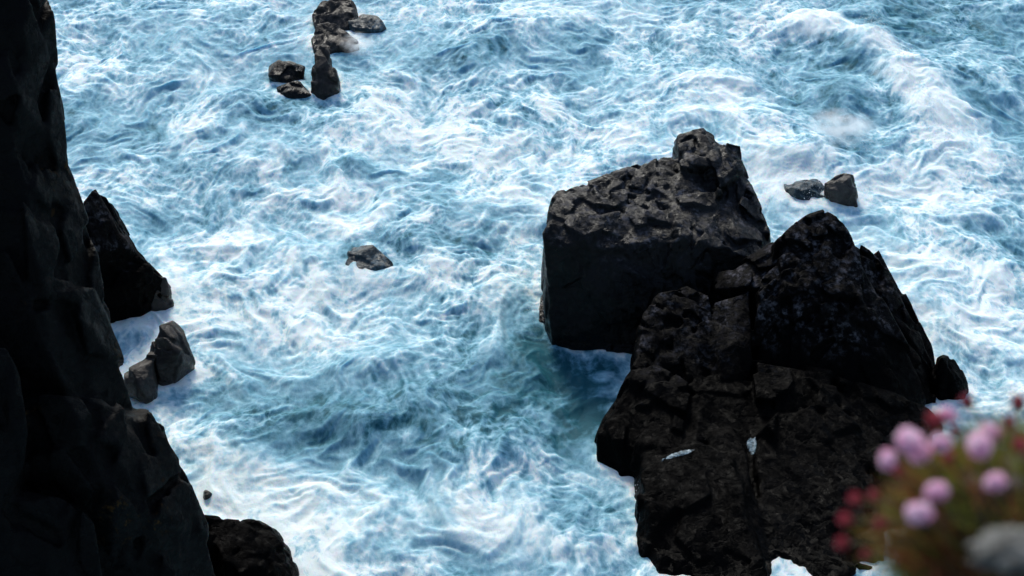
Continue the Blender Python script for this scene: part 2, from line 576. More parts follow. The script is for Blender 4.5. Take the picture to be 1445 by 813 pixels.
# boulders ---------------------------------------------------------
def boulder(name, px, py, w, d, h, mat, label, seed, cat='rock', group=None, rot=0.0, lean=(0, 0), sink=0.25, z=0.0, voxel=0.05, big=None, n=22):
    """px, py: middle of the foot at the waterline (nearest side); w, d, h metres"""
    r = np.random.default_rng(seed)
    g = at_z(px, py, z)
    g = g + np.array([0, d / 2, 0])
    if mat is M_WASHED: n = 30
    u = r.normal(size=(n, 3))
    u /= np.linalg.norm(u, axis=1, keepdims=True)
    u = np.sign(u) * np.abs(u) ** 0.85 * r.uniform(0.8, 1.0, (n, 1))
    u[:, 2] = np.where(u[:, 2] < 0, -0.7, u[:, 2])
    p = u * np.array([w / 2, d / 2, h]) * 1.22
    p[:, 0] += lean[0] * np.clip(p[:, 2], 0, None)
    p[:, 1] += lean[1] * np.clip(p[:, 2], 0, None)
    c, s = math.cos(rot), math.sin(rot)
    p = np.stack([p[:, 0] * c - p[:, 1] * s, p[:, 0] * s + p[:, 1] * c, p[:, 2]], 1) + g
    p[:, 2] -= sink * h * 0.2
    b = big or max(w, d) * 0.55
    o = make_rock(name, [p], mat, voxel * 0.8, seed, b * 0.45, b * 1.1, soft_below=0.2)
    return tag(o, label, cat, group)


UL = 'rocks awash at the top of the picture'


def yf(py):
    return at_z(470, py)[1]


def crag(pts, feet, foot_py, label, seed, mat=None, group=None):
    h_ = [chunk([(px, py, yf(foot_py) + dy) for px, py, dy in p], f, 1.2) for p, f in zip(pts, feet)]
    o_ = make_rock('sea_rock', h_, mat or M_BOULDER, 0.045, seed, 0.35, 1.1, soft_below=0.1, tilt=0.12)
    return tag(o_, label, 'rock', group)


crag([[(440, 18, 0.9), (450, 2, 1.3), (474, -10, 1.8), (498, 0, 1.6), (509, 18, 1.2), (500, 30, 0.4), (450, 34, 0.3)]], [[(446, 42), (500, 42)]], 42,
     'round brown rock highest in the upper left cluster, its top cut by the picture edge', 41, group=UL)
crag([[(438, 52, 0.8), (446, 34, 1.4), (462, 28, 1.6), (482, 36, 1.4), (470, 62, 0.3)], [(470, 34, 1.4), (490, 40, 1.2), (506, 54, 0.8), (500, 66, 0.2), (465, 60, 0.3)]],
     [[(440, 76), (468, 76)], [(470, 74), (508, 70)]], 75,
     'jagged brown rock between the round rock and the leaning slab, water pouring off it', 42, group=UL)
crag([[(442, 84, 1.0), (447, 64, 1.6), (456, 59, 1.8), (464, 70, 1.5), (468, 92, 0.9), (445, 100, 0.5)],
      [(437, 112, 0.5), (440, 92, 1.0), (460, 84, 1.2), (474, 94, 0.9), (480, 116, 0.4), (455, 110, 0.3)]], [[(444, 136), (466, 136)], [(436, 134), (455, 140), (480, 132)]], 137,
     'tall leaning brown slab, nearest and largest of the upper left cluster', 43, group=UL)
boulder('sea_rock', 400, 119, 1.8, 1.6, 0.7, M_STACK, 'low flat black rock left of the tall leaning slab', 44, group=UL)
boulder('sea_rock', 518, 47, 1.8, 1.5, 0.55, M_WASHED, 'low washed rock right of the round rock at the top edge', 45, group=UL)
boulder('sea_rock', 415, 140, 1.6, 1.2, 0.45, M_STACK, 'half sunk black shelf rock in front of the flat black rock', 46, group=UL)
RR = 'rocks beyond the big stacks'
boulder('sea_rock', 1198, 292, 1.5, 1.3, 0.95, M_GREYROCK, 'small angular brown boulder in white foam beyond the largest rock', 47, group=RR, lean=(-0.15, 0.1))
boulder('sea_rock', 1138, 292, 1.9, 1.6, 0.6, M_WASHED, 'low half sunk rock just left of the small angular boulder', 48, group=RR, z=-0.25)
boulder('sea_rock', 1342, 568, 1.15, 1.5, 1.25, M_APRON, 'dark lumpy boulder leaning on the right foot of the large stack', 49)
boulder('sea_rock', 512, 402, 2.1, 2.2, 0.75, M_WASHED, 'dark rock half sunk in foam in mid channel, alone', 58, z=-0.38)
CF = 'boulders at the foot of the left cliff'
boulder('sea_rock', 221, 447, 1.5, 1.2, 1.1, M_BOULDER, 'small brown boulder in foam just below the black spur', 51, group=CF)
boulder('sea_rock', 240, 548, 1.45, 2.1, 1.6, M_BOULDER, 'large rounded brown boulder at the cliff foot, foam pouring down its left', 52, group=CF, lean=(-0.1, 0.1))
boulder('sea_rock', 198, 578, 1.5, 3.0, 1.3, M_BOULDER, 'long brown ledge rock between the cliff and the large rounded boulder', 53, group=CF, lean=(-0.1, 0.1))
boulder('sea_rock', 292, 705, 0.35, 0.4, 0.2, M_BOULDER, 'tiny brown rock at the cliff edge above the lowest boulders', 54, group=CF, voxel=0.03)

# spur beyond the cliff
spur = [
    chunk([(115, 275, 58.5), (128, 262, 59.2), (142, 268, 59.2), (168, 320, 58.6), (185, 350, 58.3), (140, 360, 57.4), (110, 380, 57.2)], (), 2.0),
    chunk([(130, 340, 58.4), (180, 338, 58.8), (215, 378, 58.5), (238, 400, 58.9), (190, 400, 57.6), (130, 420, 57.0)], [(238, 412), (195, 432), (150, 445)], 1.5),
]
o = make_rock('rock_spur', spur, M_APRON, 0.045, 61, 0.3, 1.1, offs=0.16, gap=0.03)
tag(o, 'pointed black rock spur jutting from behind the left cliff into the foam', 'rock')

lowrock = [
    chunk([(296, 735, 44.5), (330, 730, 44.8), (360, 732, 45.0), (385, 745, 44.8), (405, 775, 44.3), (310, 790, 43.2), (360, 800, 43.0)],
          [(425, 815), (420, 850), (330, 880)], 1.5),
    chunk([(285, 725, 44.6), (310, 727, 44.8), (335, 760, 44.0), (280, 780, 43.4)], (), 1.5),
]
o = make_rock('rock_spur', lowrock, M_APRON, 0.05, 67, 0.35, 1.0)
tag(o, 'dark brown rock shelf at the bottom of the left cliff, nearest the lower edge', 'rock')


# the left cliff ----------------------------------------------------
def cliff_part(ridge, inner, depth=6.0):
    """the face leans back into the land as it goes down, so the ridge is its rightmost edge"""
    P = [at_y(*p) for p in ridge] + [at_y(*p) for p in inner]
    out = list(P)
    for p in P:
        k = (36.0 - p[2]) * 0.5 + p[1] * 0.857
        kf = 37.5 * 0.515 + (p[1] + 0.3) * 0.857
        fx = p[0] * max(1.0, kf / k) - 0.35
        out.append(p + np.array([-3.0, depth, -depth * 1.1]))
        out.append(np.array([fx, p[1] + 0.3, -1.5]))
        out.append(np.array([fx - 3.0, p[1] + depth, -1.5]))
    return out


cliff = [
    cliff_part([(52, -160, 46), (56, 0, 45.8), (60, 60, 45.6), (58, 130, 45), (76, 200, 44.6), (104, 250, 44.4)],
               [(-260, -200, 45), (-260, 150, 43), (20, 150, 43)]),
    cliff_part([(78, 180, 44.6), (112, 258, 44.2), (126, 320, 43.8), (150, 400, 43.4), (160, 460, 43.0)],
               [(-260, 260, 42), (40, 300, 41.8), (60, 460, 41.0)]),
    cliff_part([(140, 400, 43.2), (164, 465, 42.8), (178, 520, 42.4), (205, 575, 42.0)],
               [(-200, 420, 41.4), (60, 430, 40.8), (100, 580, 40.2)]),
    cliff_part([(190, 565, 42.0), (238, 590, 42.0), (252, 640, 41.6), (275, 700, 41.2), (300, 755, 41.0)],
               [(-150, 560, 40), (100, 560, 40), (160, 700, 39)]),
    cliff_part([(270, 700, 41.2), (300, 760, 41.0), (318, 813, 40.8), (330, 900, 40.4)],
               [(-100, 700, 38.6), (180, 740, 39.4), (200, 900, 38.6)]),
    # the land going on to the left, outside the picture
    np.array([(x, y, z) for x in (-46, -15.5) for y in (39.0, 51.0) for z in (-1.5, 15.0)]) + np.array([(0, 0, 0)] * 8),
    # nearer buttresses on the face
    cliff_part([(-40, 470, 39.5), (15, 480, 39.4), (34, 520, 39.2), (40, 600, 38.8), (22, 700, 38.2)], [(-160, 480, 38.6), (-120, 700, 37.2)]),
    cliff_part([(40, 690, 38.8), (100, 700, 38.8), (130, 730, 38.6), (150, 800, 38.2), (160, 900, 37.6)], [(-120, 700, 37.6), (-60, 900, 36.6)]),
    cliff_part([(85, 640, 40.2), (150, 640, 40.4), (205, 720, 39.9), (250, 800, 39.6), (260, 900, 39.0)], [(60, 760, 39.0), (100, 900, 38.0)]),
    cliff_part([(-10, 30, 44.2), (22, 20, 44.2), (40, 120, 43.6), (48, 260, 42.8), (60, 420, 41.6)], [(-200, 60, 43), (-180, 420, 40.8)]),
]
o = make_rock('sea_cliff', cliff, M_CLIFF, 0.07, 71, 0.55, 2.6, aniso=(1, 1, 1.9), rot=0.8)
tag(o, 'tall shadowed black cliff filling the left edge, steep face with orange lichen specks', 'cliff')

# ------------------------------------------------------------------ the sea
DX, DY = 0.046, 0.056
cx = np.arange(-26, 26, DX)
cy = np.arange(41.5, 91, DY)


def grow(c, lo, hi):
    a = [c[-1]]
    s = c[-1] - c[-2]
    while a[-1] < hi:
        s *= 1.35
        a.append(a[-1] + s)
    b = [c[0]]
    s = c[1] - c[0]
    while b[-1] > lo:
        s *= 1.35
        b.append(b[-1] - s)
    return np.concatenate([np.array(b[:0:-1]), c, np.array(a[1:])]), len(b) - 1


gx, ox = grow(cx, -6000, 6000)
gy, oy = grow(cy, -6000, 9000)
X, Y = np.meshgrid(cx, cy)
SQ = 0.70                                  # swirls are longer along the run of the swell (y) than across it
Q = Y * SQ
Wp = fbm2(X / 9, Q / 9, 2, seed=3)
# swirling surface current: curl of a stream function
psi = 1.9 * fbm2(X / 6, Q / 6, 2, 0.45, seed=11) * 6 / 4 + 0.8 * fbm2(X / 2.2, Q / 2.2, 2, 0.5, seed=14) * 2.2 / 4 \
    + 0.25 * fbm2(X / 0.9, Q / 0.9, 2, 0.5, seed=17) * 0.9 / 4
vy_, vx_ = np.gradient(psi, DY * SQ, DX)
VX, VY = vy_, -vx_


def bil(F, px, py):
    u = np.clip((px - cx[0]) / DX, 0, len(cx) - 1.001)
    v = np.clip((py - cy[0]) / DY, 0, len(cy) - 1.001)
    i, j = u.astype(np.int32), v.astype(np.int32)
    fu, fv = u - i, v - j
    return (F[j, i] * (1 - fu) + F[j, i + 1] * fu) * (1 - fv) + (F[j + 1, i] * (1 - fu) + F[j + 1, i + 1] * fu) * fv


AX, AY = X.copy(), Q.copy()
for k in range(10):
    ax, ay = bil(VX, AX, AY / SQ), bil(VY, AX, AY / SQ)
    AX = AX - ax * 0.12
    AY = AY - ay * 0.12
    if k == 0:
        BX, BY = AX.copy(), AY.copy()


# long streaks: fine noise drawn out along the current
big_psi = 1.9 * fbm2(X / 6, Q / 6, 2, 0.45, seed=11) * 6 / 4 + 0.9 * fbm2(X / 2.0, Q / 2.0, 2, 0.5, seed=14) * 2.0 / 4
gy_, gx_ = np.gradient(big_psi, DY * SQ, DX)
sp_ = np.hypot(gx_, gy_) + 0.25
UX, UY = gy_ / sp_, -gx_ / sp_
src = perlin2(X / 0.17, Q / 0.17, seed=23) + 0.8 * perlin2(X / 0.42, Q / 0.42, seed=24)
streak = src.copy()
for sg in (1, -1):
    lx, ly = X.copy(), Q.copy()
    for k in range(7):
        a1, a2 = bil(UX, lx, ly / SQ), bil(UY, lx, ly / SQ)
        lx += sg * 0.11 * a1; ly += sg * 0.11 * a2
        streak += bil(src, lx, ly / SQ)
streak /= streak.std()


def blob(px, py, rx, ry, soft=1.0):
    """soft elliptical patch round a place on the water; radii in metres"""
    g = at_z(px, py)
    return np.exp(-(((X - g[0]) / rx) ** 2 + ((Y - g[1]) / ry) ** 2) / soft)


def polyline(pts):
    """distance to and side of a line of places on the water, and the fraction along it"""
    P = [at_z(*p)[:2] for p in pts]
    best, side, t_at = np.full(X.shape, 1e9), np.zeros(X.shape), np.zeros(X.shape)
    wx, wy = X + 0.5 * fbm2(X / 2.2, Y / 2.2, 3, seed=31), Y + 0.8 * fbm2(X / 2.2, Y / 2.2, 3, seed=37)
    for k in range(len(P) - 1):
        a, b = P[k], P[k + 1]
        d = b - a
        L2 = d @ d
        t = np.clip(((wx - a[0]) * d[0] + (wy - a[1]) * d[1]) / L2, 0, 1)
        qx, qy = wx - a[0] - t * d[0], wy - a[1] - t * d[1]
        dist = np.hypot(qx, qy)
        m = dist < best
        best = np.where(m, dist, best)
        side = np.where(m, np.sign(qx * d[1] - qy * d[0]), side)
        t_at = np.where(m, (k + t) / (len(P) - 1), t_at)
    return best * side, t_at


# height
h = 0.62 * fbm2(X / 6, Y / 6, 2, 0.45, seed=51)
slope_hi = fbm2(AX / 2.6, AY / 2.6, 3, 0.5, seed=54, ridged=True)
h += 0.30 * slope_hi
h += 0.06 * fbm2(BX / 1.0, BY / 1.0, 3, 0.5, seed=57, ridged=True)
h += 0.015 * fbm2(BX / 0.35, BY / 0.35, 3, 0.5, seed=60)
# breaking wave, upper right
sd, t = polyline([(1085, 35), (1150, 38), (1215, 60), (1262, 100), (1300, 150), (1335, 195), (1365, 260)])
env = sstep(0, 0.15, t) * (1 - sstep(0.7, 1.0, t))
crest = np.where(sd < 0, np.exp(-(sd / 2.6) ** 2), np.exp(-(sd / 1.2) ** 2))
WAVE_SIDE = 1
h += 0.6 * env * crest
# smaller standing waves and water piling over sunken rocks
for (px, py, rx, ry, a) in ((505, 355, 1.2, 1.1, 0.5), (495, 236, 0.9, 0.9, 0.5), (1065, 165, 1.9, 1.8, 0.75), (345, 140, 1.9, 1.5, 0.5),
                            (575, 345, 0.9, 0.9, 0.35), (1120, 225, 1.6, 1.6, 0.5), (640, 80, 1.6, 1.6, 0.4), (540, 520, 1.8, 1.2, 0.45), (1190, 130, 1.6, 1.6, .5),
                            (470, 600, 1.6, 1.0, 0.4), (700, 640, 1.6, 1.2, 0.25), (180, 455, 0.5, 1.0, 0.3)):
    h += a * blob(px, py, rx, ry)

h -= h.mean() + 0.05
# foam
r1 = fbm2(AX / 3.6, AY / 3.6, 4, 0.5, seed=71)
rough_zone = sstep(-0.35, 0.35, fbm2(AX / 4.5, AY / 4.5, 2, 0.5, seed=83))       # lacy water against smooth milky water
streak_zone = sstep(-0.1, 0.4, fbm2(AX / 4.0, AY / 4.0, 2, 0.5, seed=87))
rs = fbm2(AX / 1.3, AY / 1.3, 3, 0.5, seed=73, ridged=True)
r2 = fbm2(BX / 1.1, BY / 1.1, 4, 0.6, seed=75)
r3 = fbm2(BX / 0.42, BY / 0.42, 4, 0.6, seed=79, ridged=True)
cover = 0.575 + 0.12 * Wp
for (px, py, rx, ry, a) in (
        (1400, 60, 8, 7, -0.34), (1290, 30, 5, 5, -0.18), (1190, 70, 2.2, 2.0, -0.05), (1160, 110, 2.0, 2.2, -0.08), (1150, 150, 2.5, 2, -0.18),
        (640, 545, 3.2, 2.6, -0.32), (720, 620, 2.6, 2.6, -0.36), (770, 480, 1.6, 2.6, -0.6), (850, 520, 1.8, 1.6, -0.25), (845, 585, 0.9, 1.6, -0.35),
        (800, 560, 1.5, 1.2, -0.15), (480, 585, 2.6, 1.8, -0.32), (600, 650, 1.6, 1.6, -0.3), (830, 720, 1.7, 1.5, -0.35), (1150, 795, 1.6, 0.9, -0.5),
        (330, 150, 2.4, 2.2, -0.25), (330, 45, 2.2, 2.6, -0.3), (230, 285, 2.0, 2.2, -0.25), (250, 230, 1.4, 1.8, -0.2), (120, 150, 1.5, 3, -.2), (100, 40, 3, 4, -0.2), (400, 140, 1.4, 2.2, -0.45),
        (515, 365, 1.3, 1.4, -0.25), (560, 345, 1.6, 1.2, -0.25), (500, 238, 1.1, 0.9, -0.3), (630, 345, 1.4, 1.0, -0.2), (470, 90, 2.0, 3.0, -0.12),
        (800, 70, 3.2, 4.5, -0.14), (640, 80, 2.0, 3.0, -0.2), (960, 60, 4, 4, -0.14), (1290, 320, 1.5, 1.5, -0.1), (1430, 330, 2, 2.4, -0.25), (1430, 180, 2, 2.4, -0.2),
        (590, 790, 1.5, 1.2, -0.1), (300, 560, 1.3, 1.4, -0.15), (370, 590, 1.2, 1.2, -.25), (330, 290, 1.2, 1.4, -0.2), (640, 240, 1.4, 1.6, -0.15), (680, 350, 1.4, 1.6, -.15),
        (600, 180, 3.5, 4.5, 0.16), (1300, 420, 3.5, 4.5, 0.2), (340, 720, 2.6, 3.0, 0.22), (430, 400, 3.0, 3.5, 0.14), (700, 210, 2, 3, .12),
        (700, 745, 1.5, 1.4, 0.26), (190, 460, 1.0, 2.0, -0.1), (1000, 130, 3.5, 3.0, 0.2), (1090, 240, 2.5, 2.5, 0.25), (1380, 110, 3, 1.6, 0.15),
        (270, 190, 0.7, 2.5, 0.25), (330, 330, 1.5, 1.2, 0.2), (250, 440, 1.0, 3.0, 0.2), (1150, 270, 2.2, 1.2, 0.3), (1340, 260, 2.5, 2.5, 0.12)):
    cover = cover + a * blob(px, py, rx, ry)
# the wave: dark face towards the channel, white lip and trailing foam behind
cover = cover + 0.7 * env * np.exp(-((sd + 0.35 * WAVE_SIDE) / 1.0) ** 2) - 0.10 * env * np.exp(-((sd - 1.3 * WAVE_SIDE) / 0.8) ** 2) * (1 - sstep(.4, .8, t))
cover = 0.57 + np.where(cover < 0.57, (cover - 0.57) * 1.0, (cover - 0.57) * 1.2)
cover = cover - 0.55 * blob(503, 362, 0.62, 0.75) - 0.25 * blob(545, 345, 0.9, 0.7)
foam = cover + 0.50 * r1 + 0.08 * rs + (0.10 + 0.10 * rough_zone) * r2 + 0.05 * r3 * rough_zone + 0.12 * slope_hi + (0.025 + 0.075 * streak_zone) * streak - 0.03
# wash and run-off round every rock that stands in the water
CW = 0.1
near_rock = np.zeros((int(50 / CW) + 8, int(52 / CW) + 8))
for o_ in list(col.objects):
    if o_.type == 'MESH' and ('rock' in o_.name or 'stack' in o_.name or 'cliff' in o_.name):
        vv = np.empty(len(o_.data.vertices) * 3)
        o_.data.vertices.foreach_get('co', vv)
        vv = vv.reshape(-1, 3) + np.array(o_.location)
        vv = vv[np.abs(vv[:, 2] - 0.05) < 0.3]
        a_, b_ = ((vv[:, 1] - cy[0]) / CW).astype(int), ((vv[:, 0] - cx[0]) / CW).astype(int)
        ok = (a_ >= 0) & (b_ >= 0) & (a_ < near_rock.shape[0]) & (b_ < near_rock.shape[1])
        near_rock[a_[ok], b_[ok]] = 1


def soften(F_, n_):
    for _ in range(n_):
        F_ = (F_ + np.roll(F_, 1, 0) + np.roll(F_, -1, 0)) / 3
        F_ = (F_ + np.roll(F_, 1, 1) + np.roll(F_, -1, 1)) / 3
    return F_


w1, w2 = soften(near_rock, 6), soften(near_rock, 60)
u_, v_ = np.clip((X + 0.12 * r2 - cx[0]) / CW, 0, near_rock.shape[1] - 1).astype(int), np.clip((Y + 0.2 * r2 - cy[0]) / CW, 0, near_rock.shape[0] - 1).astype(int)
collar, wash = np.clip(w1[v_, u_] * 2.6, 0, 1), np.clip(w2[v_, u_] * 4, 0, 1)
patchy = sstep(-0.25, 0.35, fbm2(X / 1.6, Y / 1.6, 3, seed=95))
foam = foam + collar * (0.06 + 0.32 * patchy) + wash * 0.16 * (patchy - 0.35)
h = h * (1 - 0.65 * np.clip(wash * 1.5, 0, 1)) + collar * patchy * 0.04
foam = np.clip(foam, -0.2, 0.95)
h += 0.06 * sstep(0.35, 0.85, foam)

# assemble the one sheet, calm and coarse outside the view
NX, NY = len(gx), len(gy)
Z = np.zeros((NY, NX))
F = np.full((NY, NX), 0.5)
RZ = np.full((NY, NX), 0.5)
GX, GY = np.meshgrid(gx, gy)
A2X, A2Y = GX.copy(), GY * SQ
sl_ = (slice(oy, oy + len(cy)), slice(ox, ox + len(cx)))
ed = np.minimum(np.minimum(X - cx[0], cx[-1] - X), np.minimum(Y - cy[0], cy[-1] - Y))
ed = sstep(0, 2.0, ed)
Z[sl_] = h * ed
F[sl_] = 0.5 + (foam - 0.5) * ed
RZ[sl_] = rough_zone
A2X[sl_], A2Y[sl_] = BX, BY
vid = np.arange(NX * NY).reshape(NY, NX)
quads = np.stack([vid[:-1, :-1], vid[:-1, 1:], vid[1:, 1:], vid[1:, :-1]], -1).reshape(-1, 4)
me = bpy.data.meshes.new('sea')
me.vertices.add(NX * NY)
me.vertices.foreach_set('co', np.stack([GX, GY, Z], -1).astype(np.float32).ravel())
me.loops.add(quads.size)
me.loops.foreach_set('vertex_index', quads.astype(np.int32).ravel())
me.polygons.add(len(quads))
me.polygons.foreach_set('loop_start', np.arange(0, quads.size, 4, dtype=np.int32))
me.update(calc_edges=True)
me.shade_smooth()
at = me.attributes.new('foam', 'FLOAT', 'POINT')
at.data.foreach_set('value', F.astype(np.float32).ravel())
at = me.attributes.new('lacy', 'FLOAT', 'POINT')
at.data.foreach_set('value', RZ.astype(np.float32).ravel())
at = me.attributes.new('drift', 'FLOAT_VECTOR', 'POINT')
at.data.foreach_set('vector', np.stack([A2X, A2Y, np.zeros_like(A2X)], -1).astype(np.float32).ravel())

m, nt, b = new_mat('foaming_sea')
L = nt.links.new
fa = N(nt, 'Attribute', attribute_name='foam')
dr = N(nt, 'Attribute', attribute_name='drift')
def warp(vec, scale, amt, det=3.0):
    n = N(nt, 'TexNoise', Scale=scale, Detail=det, Roughness=0.55); L(vec, n.inputs[0])
    a_ = nt.nodes.new('ShaderNodeVectorMath'); a_.operation = 'SUBTRACT'; L(n.outputs['Color'], a_.inputs[0]); a_.inputs[1].default_value = (0.5, 0.5, 0.5)
    k_ = nt.nodes.new('ShaderNodeVectorMath'); k_.operation = 'SCALE'; L(a_.outputs[0], k_.inputs[0]); k_.inputs['Scale'].default_value = amt
    o_ = nt.nodes.new('ShaderNodeVectorMath'); o_.operation = 'ADD'; L(vec, o_.inputs[0]); L(k_.outputs[0], o_.inputs[1])
    return o_.outputs[0]


def cells(vec, scale):
    """froth gathered along the edges of rounded cells, open water in their middles"""
    n = N(nt, 'TexVoronoi', Scale=scale, Randomness=1.0); L(vec, n.inputs[0])
    return ramp(nt, n.outputs['Distance'], [(0.10, 0.0), (0.42, 0.45), (0.80, 1.0)], 'EASE')


def strands(vec, scale, width, det=2.0):
    """thin curling lines of froth: where a noise crosses its middle value"""
    n = N(nt, 'TexNoise', Scale=scale, Detail=det, Roughness=0.5); L(vec, n.inputs[0])
    d_ = math_n(nt, 'ABSOLUTE', math_n(nt, 'SUBTRACT', n.outputs[0], 0.5))
    return ramp(nt, d_, [(0.0, 1.0), (width * 0.35, 0.55), (width, 0.0)], 'EASE')


base_v = dr.outputs['Vector']
wv = warp(warp(base_v, 0.6, 0.7, 2.0), 2.2, 0.30, 5.0)
wv2 = warp(wv, 5.0, 0.12, 4.0)
wv3 = warp(wv2, 11.0, 0.06, 3.0)
n1 = N(nt, 'TexNoise', Scale=0.9, Detail=9.0, Roughness=0.62); L(wv, n1.inputs[0])
n2 = N(nt, 'TexNoise', Scale=5.5, Detail=7.0, Roughness=0.7); L(wv, n2.inputs[0])
s1, s2, s3 = cells(wv, 1.05), cells(wv2, 2.6), cells(wv3, 6.0)
lz = N(nt, 'Attribute', attribute_name='lacy')
n3 = N(nt, 'TexNoise', Scale=20.0, Detail=4.0, Roughness=0.75); L(wv, n3.inputs[0])


def part_(sock, mid, k):
    return math_n(nt, 'MULTIPLY', math_n(nt, 'SUBTRACT', sock, mid), k)


fine = part_(n2.outputs[0], 0.5, 0.50)
for sock, mid, k in ((n3.outputs[0], 0.5, 0.42), (s1, 0.45, 0.30), (s2, 0.47, 0.38), (s3, 0.47, 0.34)):
    fine = math_n(nt, 'ADD', fine, part_(sock, mid, k))
amp = math_n(nt, 'ADD', 0.42, math_n(nt, 'MULTIPLY', lz.outputs['Fac'], 0.62))
val = math_n(nt, 'ADD', fa.outputs['Fac'], math_n(nt, 'MULTIPLY', fine, amp))
val = math_n(nt, 'ADD', val, part_(n1.outputs[0], 0.5, 0.55))
c = ramp(nt, val, [(0.0, (0.016, 0.095, 0.125)), (0.18, (0.055, 0.18, 0.235)), (0.38, (0.14, 0.315, 0.405)), (0.60, (0.26, 0.475, 0.57)), (0.82, (0.50, 0.69, 0.75)), (1.0, (0.79, 0.88, 0.872))])
L(c, b.inputs['Base Color'])
L(ramp(nt, val, [(0.1, 0.55), (0.5, 0.65), (0.8, 0.85)]), b.inputs['Roughness'])
b.inputs['IOR'].default_value = 1.33
b.inputs['Specular IOR Level'].default_value = 0.07
b.inputs['Subsurface Weight'].default_value = 0.7
b.inputs['Subsurface Radius'].default_value = (0.10, 0.22, 0.30)
b.inputs['Subsurface Scale'].default_value = 1.0
bn = N(nt, 'TexNoise', Scale=5.0, Detail=5.0, Roughness=0.65); L(base_v, bn.inputs[0])
bp = N(nt, 'Bump', Strength=0.5, Distance=0.08); L(bn.outputs[0], bp.inputs['Height']); L(bp.outputs[0], b.inputs['Normal'])
me.materials.append(m)
sea = bpy.data.objects.new('sea', me)
col.objects.link(sea)
tag(sea, kind='structure')

# ------------------------------------------------------------------ spray thrown up by the breaking wave and round the rocks
def spray_cloud(name, spots, mat):
    V, Fc = [], []
    r = np.random.default_rng(5)
    oct_ = np.array([(1, 0, 0), (-1, 0, 0), (0, 1, 0), (0, -1, 0), (0, 0, 1), (0, 0, -1)], float)
    of = [(0, 2, 4), (2, 1, 4), (1, 3, 4), (3, 0, 4), (2, 0, 5), (1, 2, 5), (3, 1, 5), (0, 3, 5)]
    for (px, py, rx, ry, hz, n) in spots:
        g = at_z(px, py)
        for _ in range(n):
            a = r.normal(size=2) * np.array([rx, ry]) * 0.6
            q = g + np.array([a[0], a[1], 0])
            fall = math.exp(-(a[0] / rx) ** 2 - (a[1] / ry) ** 2)
            z0 = float(bil(h, np.array([q[0]]), np.array([q[1]]))[0])
            q[2] = z0 + abs(r.normal()) * hz * (0.3 + 0.7 * fall)
            rad = 0.005 + 0.016 * r.random() ** 3
            k = len(V)
            V.extend(q + oct_ * rad * r.uniform(0.7, 1.3, 3))
            Fc.extend([tuple(k + i for i in f) for f in of])
    return mesh_obj(name, V, Fc, mat, smooth=True)


m_spray, nt, b = new_mat('spray_white')
b.inputs['Base Color'].default_value = (0.88, 0.9, 0.92, 1)
b.inputs['Roughness'].default_value = 0.6
spots = [(1225 + 10 * k, 55 + 12 * k + 0.4 * k * k, 0.7, 0.9, 0.35, 420) for k in range(11)]
spots += [(1190, 185, 0.9, 1.2, 0.35, 700), (1150, 280, 0.8, 0.7, 0.25, 300), (1215, 205, .9, .9, .3, 400), (545, 330, 0.5, 0.5, 0.2, 150), (900, 700, 0.35, 0.5, 0.2, 150),
          (1225, 262, 0.35, 0.5, 0.2, 120), (270, 500, 0.3, 0.6, 0.2, 120), (760, 440, 0.4, 0.8, 0.25, 200)]
tr = N(nt, 'BsdfTranslucent'); tr.inputs[0].default_value = (0.9, 0.92, 0.94, 1)
mx = N(nt, 'MixShader'); mx.inputs[0].default_value = 0.5
nt.links.new(b.outputs[0], mx.inputs[1]); nt.links.new(tr.outputs[0], mx.inputs[2]); nt.links.new(mx.outputs[0], nt.nodes['Material Output'].inputs[0])
tag(spray_cloud('spray', spots, m_spray), kind='stuff')

# drifting mist over the breaking crest
m_mist, nt, b = new_mat('spray_mist')
nt.nodes.remove(b)
tc = nt.nodes.new('ShaderNodeTexCoord')
ln = nt.nodes.new('ShaderNodeVectorMath'); ln.operation = 'LENGTH'; nt.links.new(tc.outputs['Object'], ln.inputs[0])
gm = N(nt, 'MapRange'); nt.links.new(ln.outputs['Value'], gm.inputs[0])
gm.inputs[1].default_value, gm.inputs[2].default_value, gm.inputs[3].default_value, gm.inputs[4].default_value = 0.1, 0.95, 1.0, 0.0
nz = N(nt, 'TexNoise', Scale=2.2, Detail=4.0, Roughness=0.65); nt.links.new(tc.outputs['Object'], nz.inputs[0])
dn = math_n(nt, 'MULTIPLY', gm.outputs[0], ramp(nt, nz.outputs[0], [(0.42, 0.0), (0.62, 1.0)]))
pv = nt.nodes.new('ShaderNodeVolumePrincipled')
pv.inputs['Color'].default_value = (0.96, 0.97, 0.98, 1)
pv.inputs['Anisotropy'].default_value = 0.3
nt.links.new(math_n(nt, 'MULTIPLY', dn, 3.2), pv.inputs['Density'])
nt.links.new(pv.outputs[0], nt.nodes['Material Output'].inputs['Volume'])
for px, py, sx, sy, sz in ((1228, 62, 1.3, 1.5, 0.75), (1268, 105, 1.2, 1.6, 0.8), (1308, 158, 1.1, 1.5, 0.7), (1185, 180, 1.7, 1.6, 0.6), (1155, 215, 1.0, 0.9, 0.55), (1150, 40, 1.2, 1.3, 0.5),
                           (505, 62, 0.9, 1.0, 0.5)):
    bm = bmesh.new()
    bmesh.ops.create_icosphere(bm, subdivisions=3, radius=1.0)
    V = np.array([tuple(q.co) for q in bm.verts]); Fc = [tuple(q.index for q in f.verts) for f in bm.faces]
    bm.free()
    o = mesh_obj('spray_mist', V, Fc, m_mist)
    o.scale = (sx, sy, sz)
    o.location = at_z(px, py, 0.35)
    o.rotation_euler = (0, 0, 0.5)
    tag(o, kind='stuff')

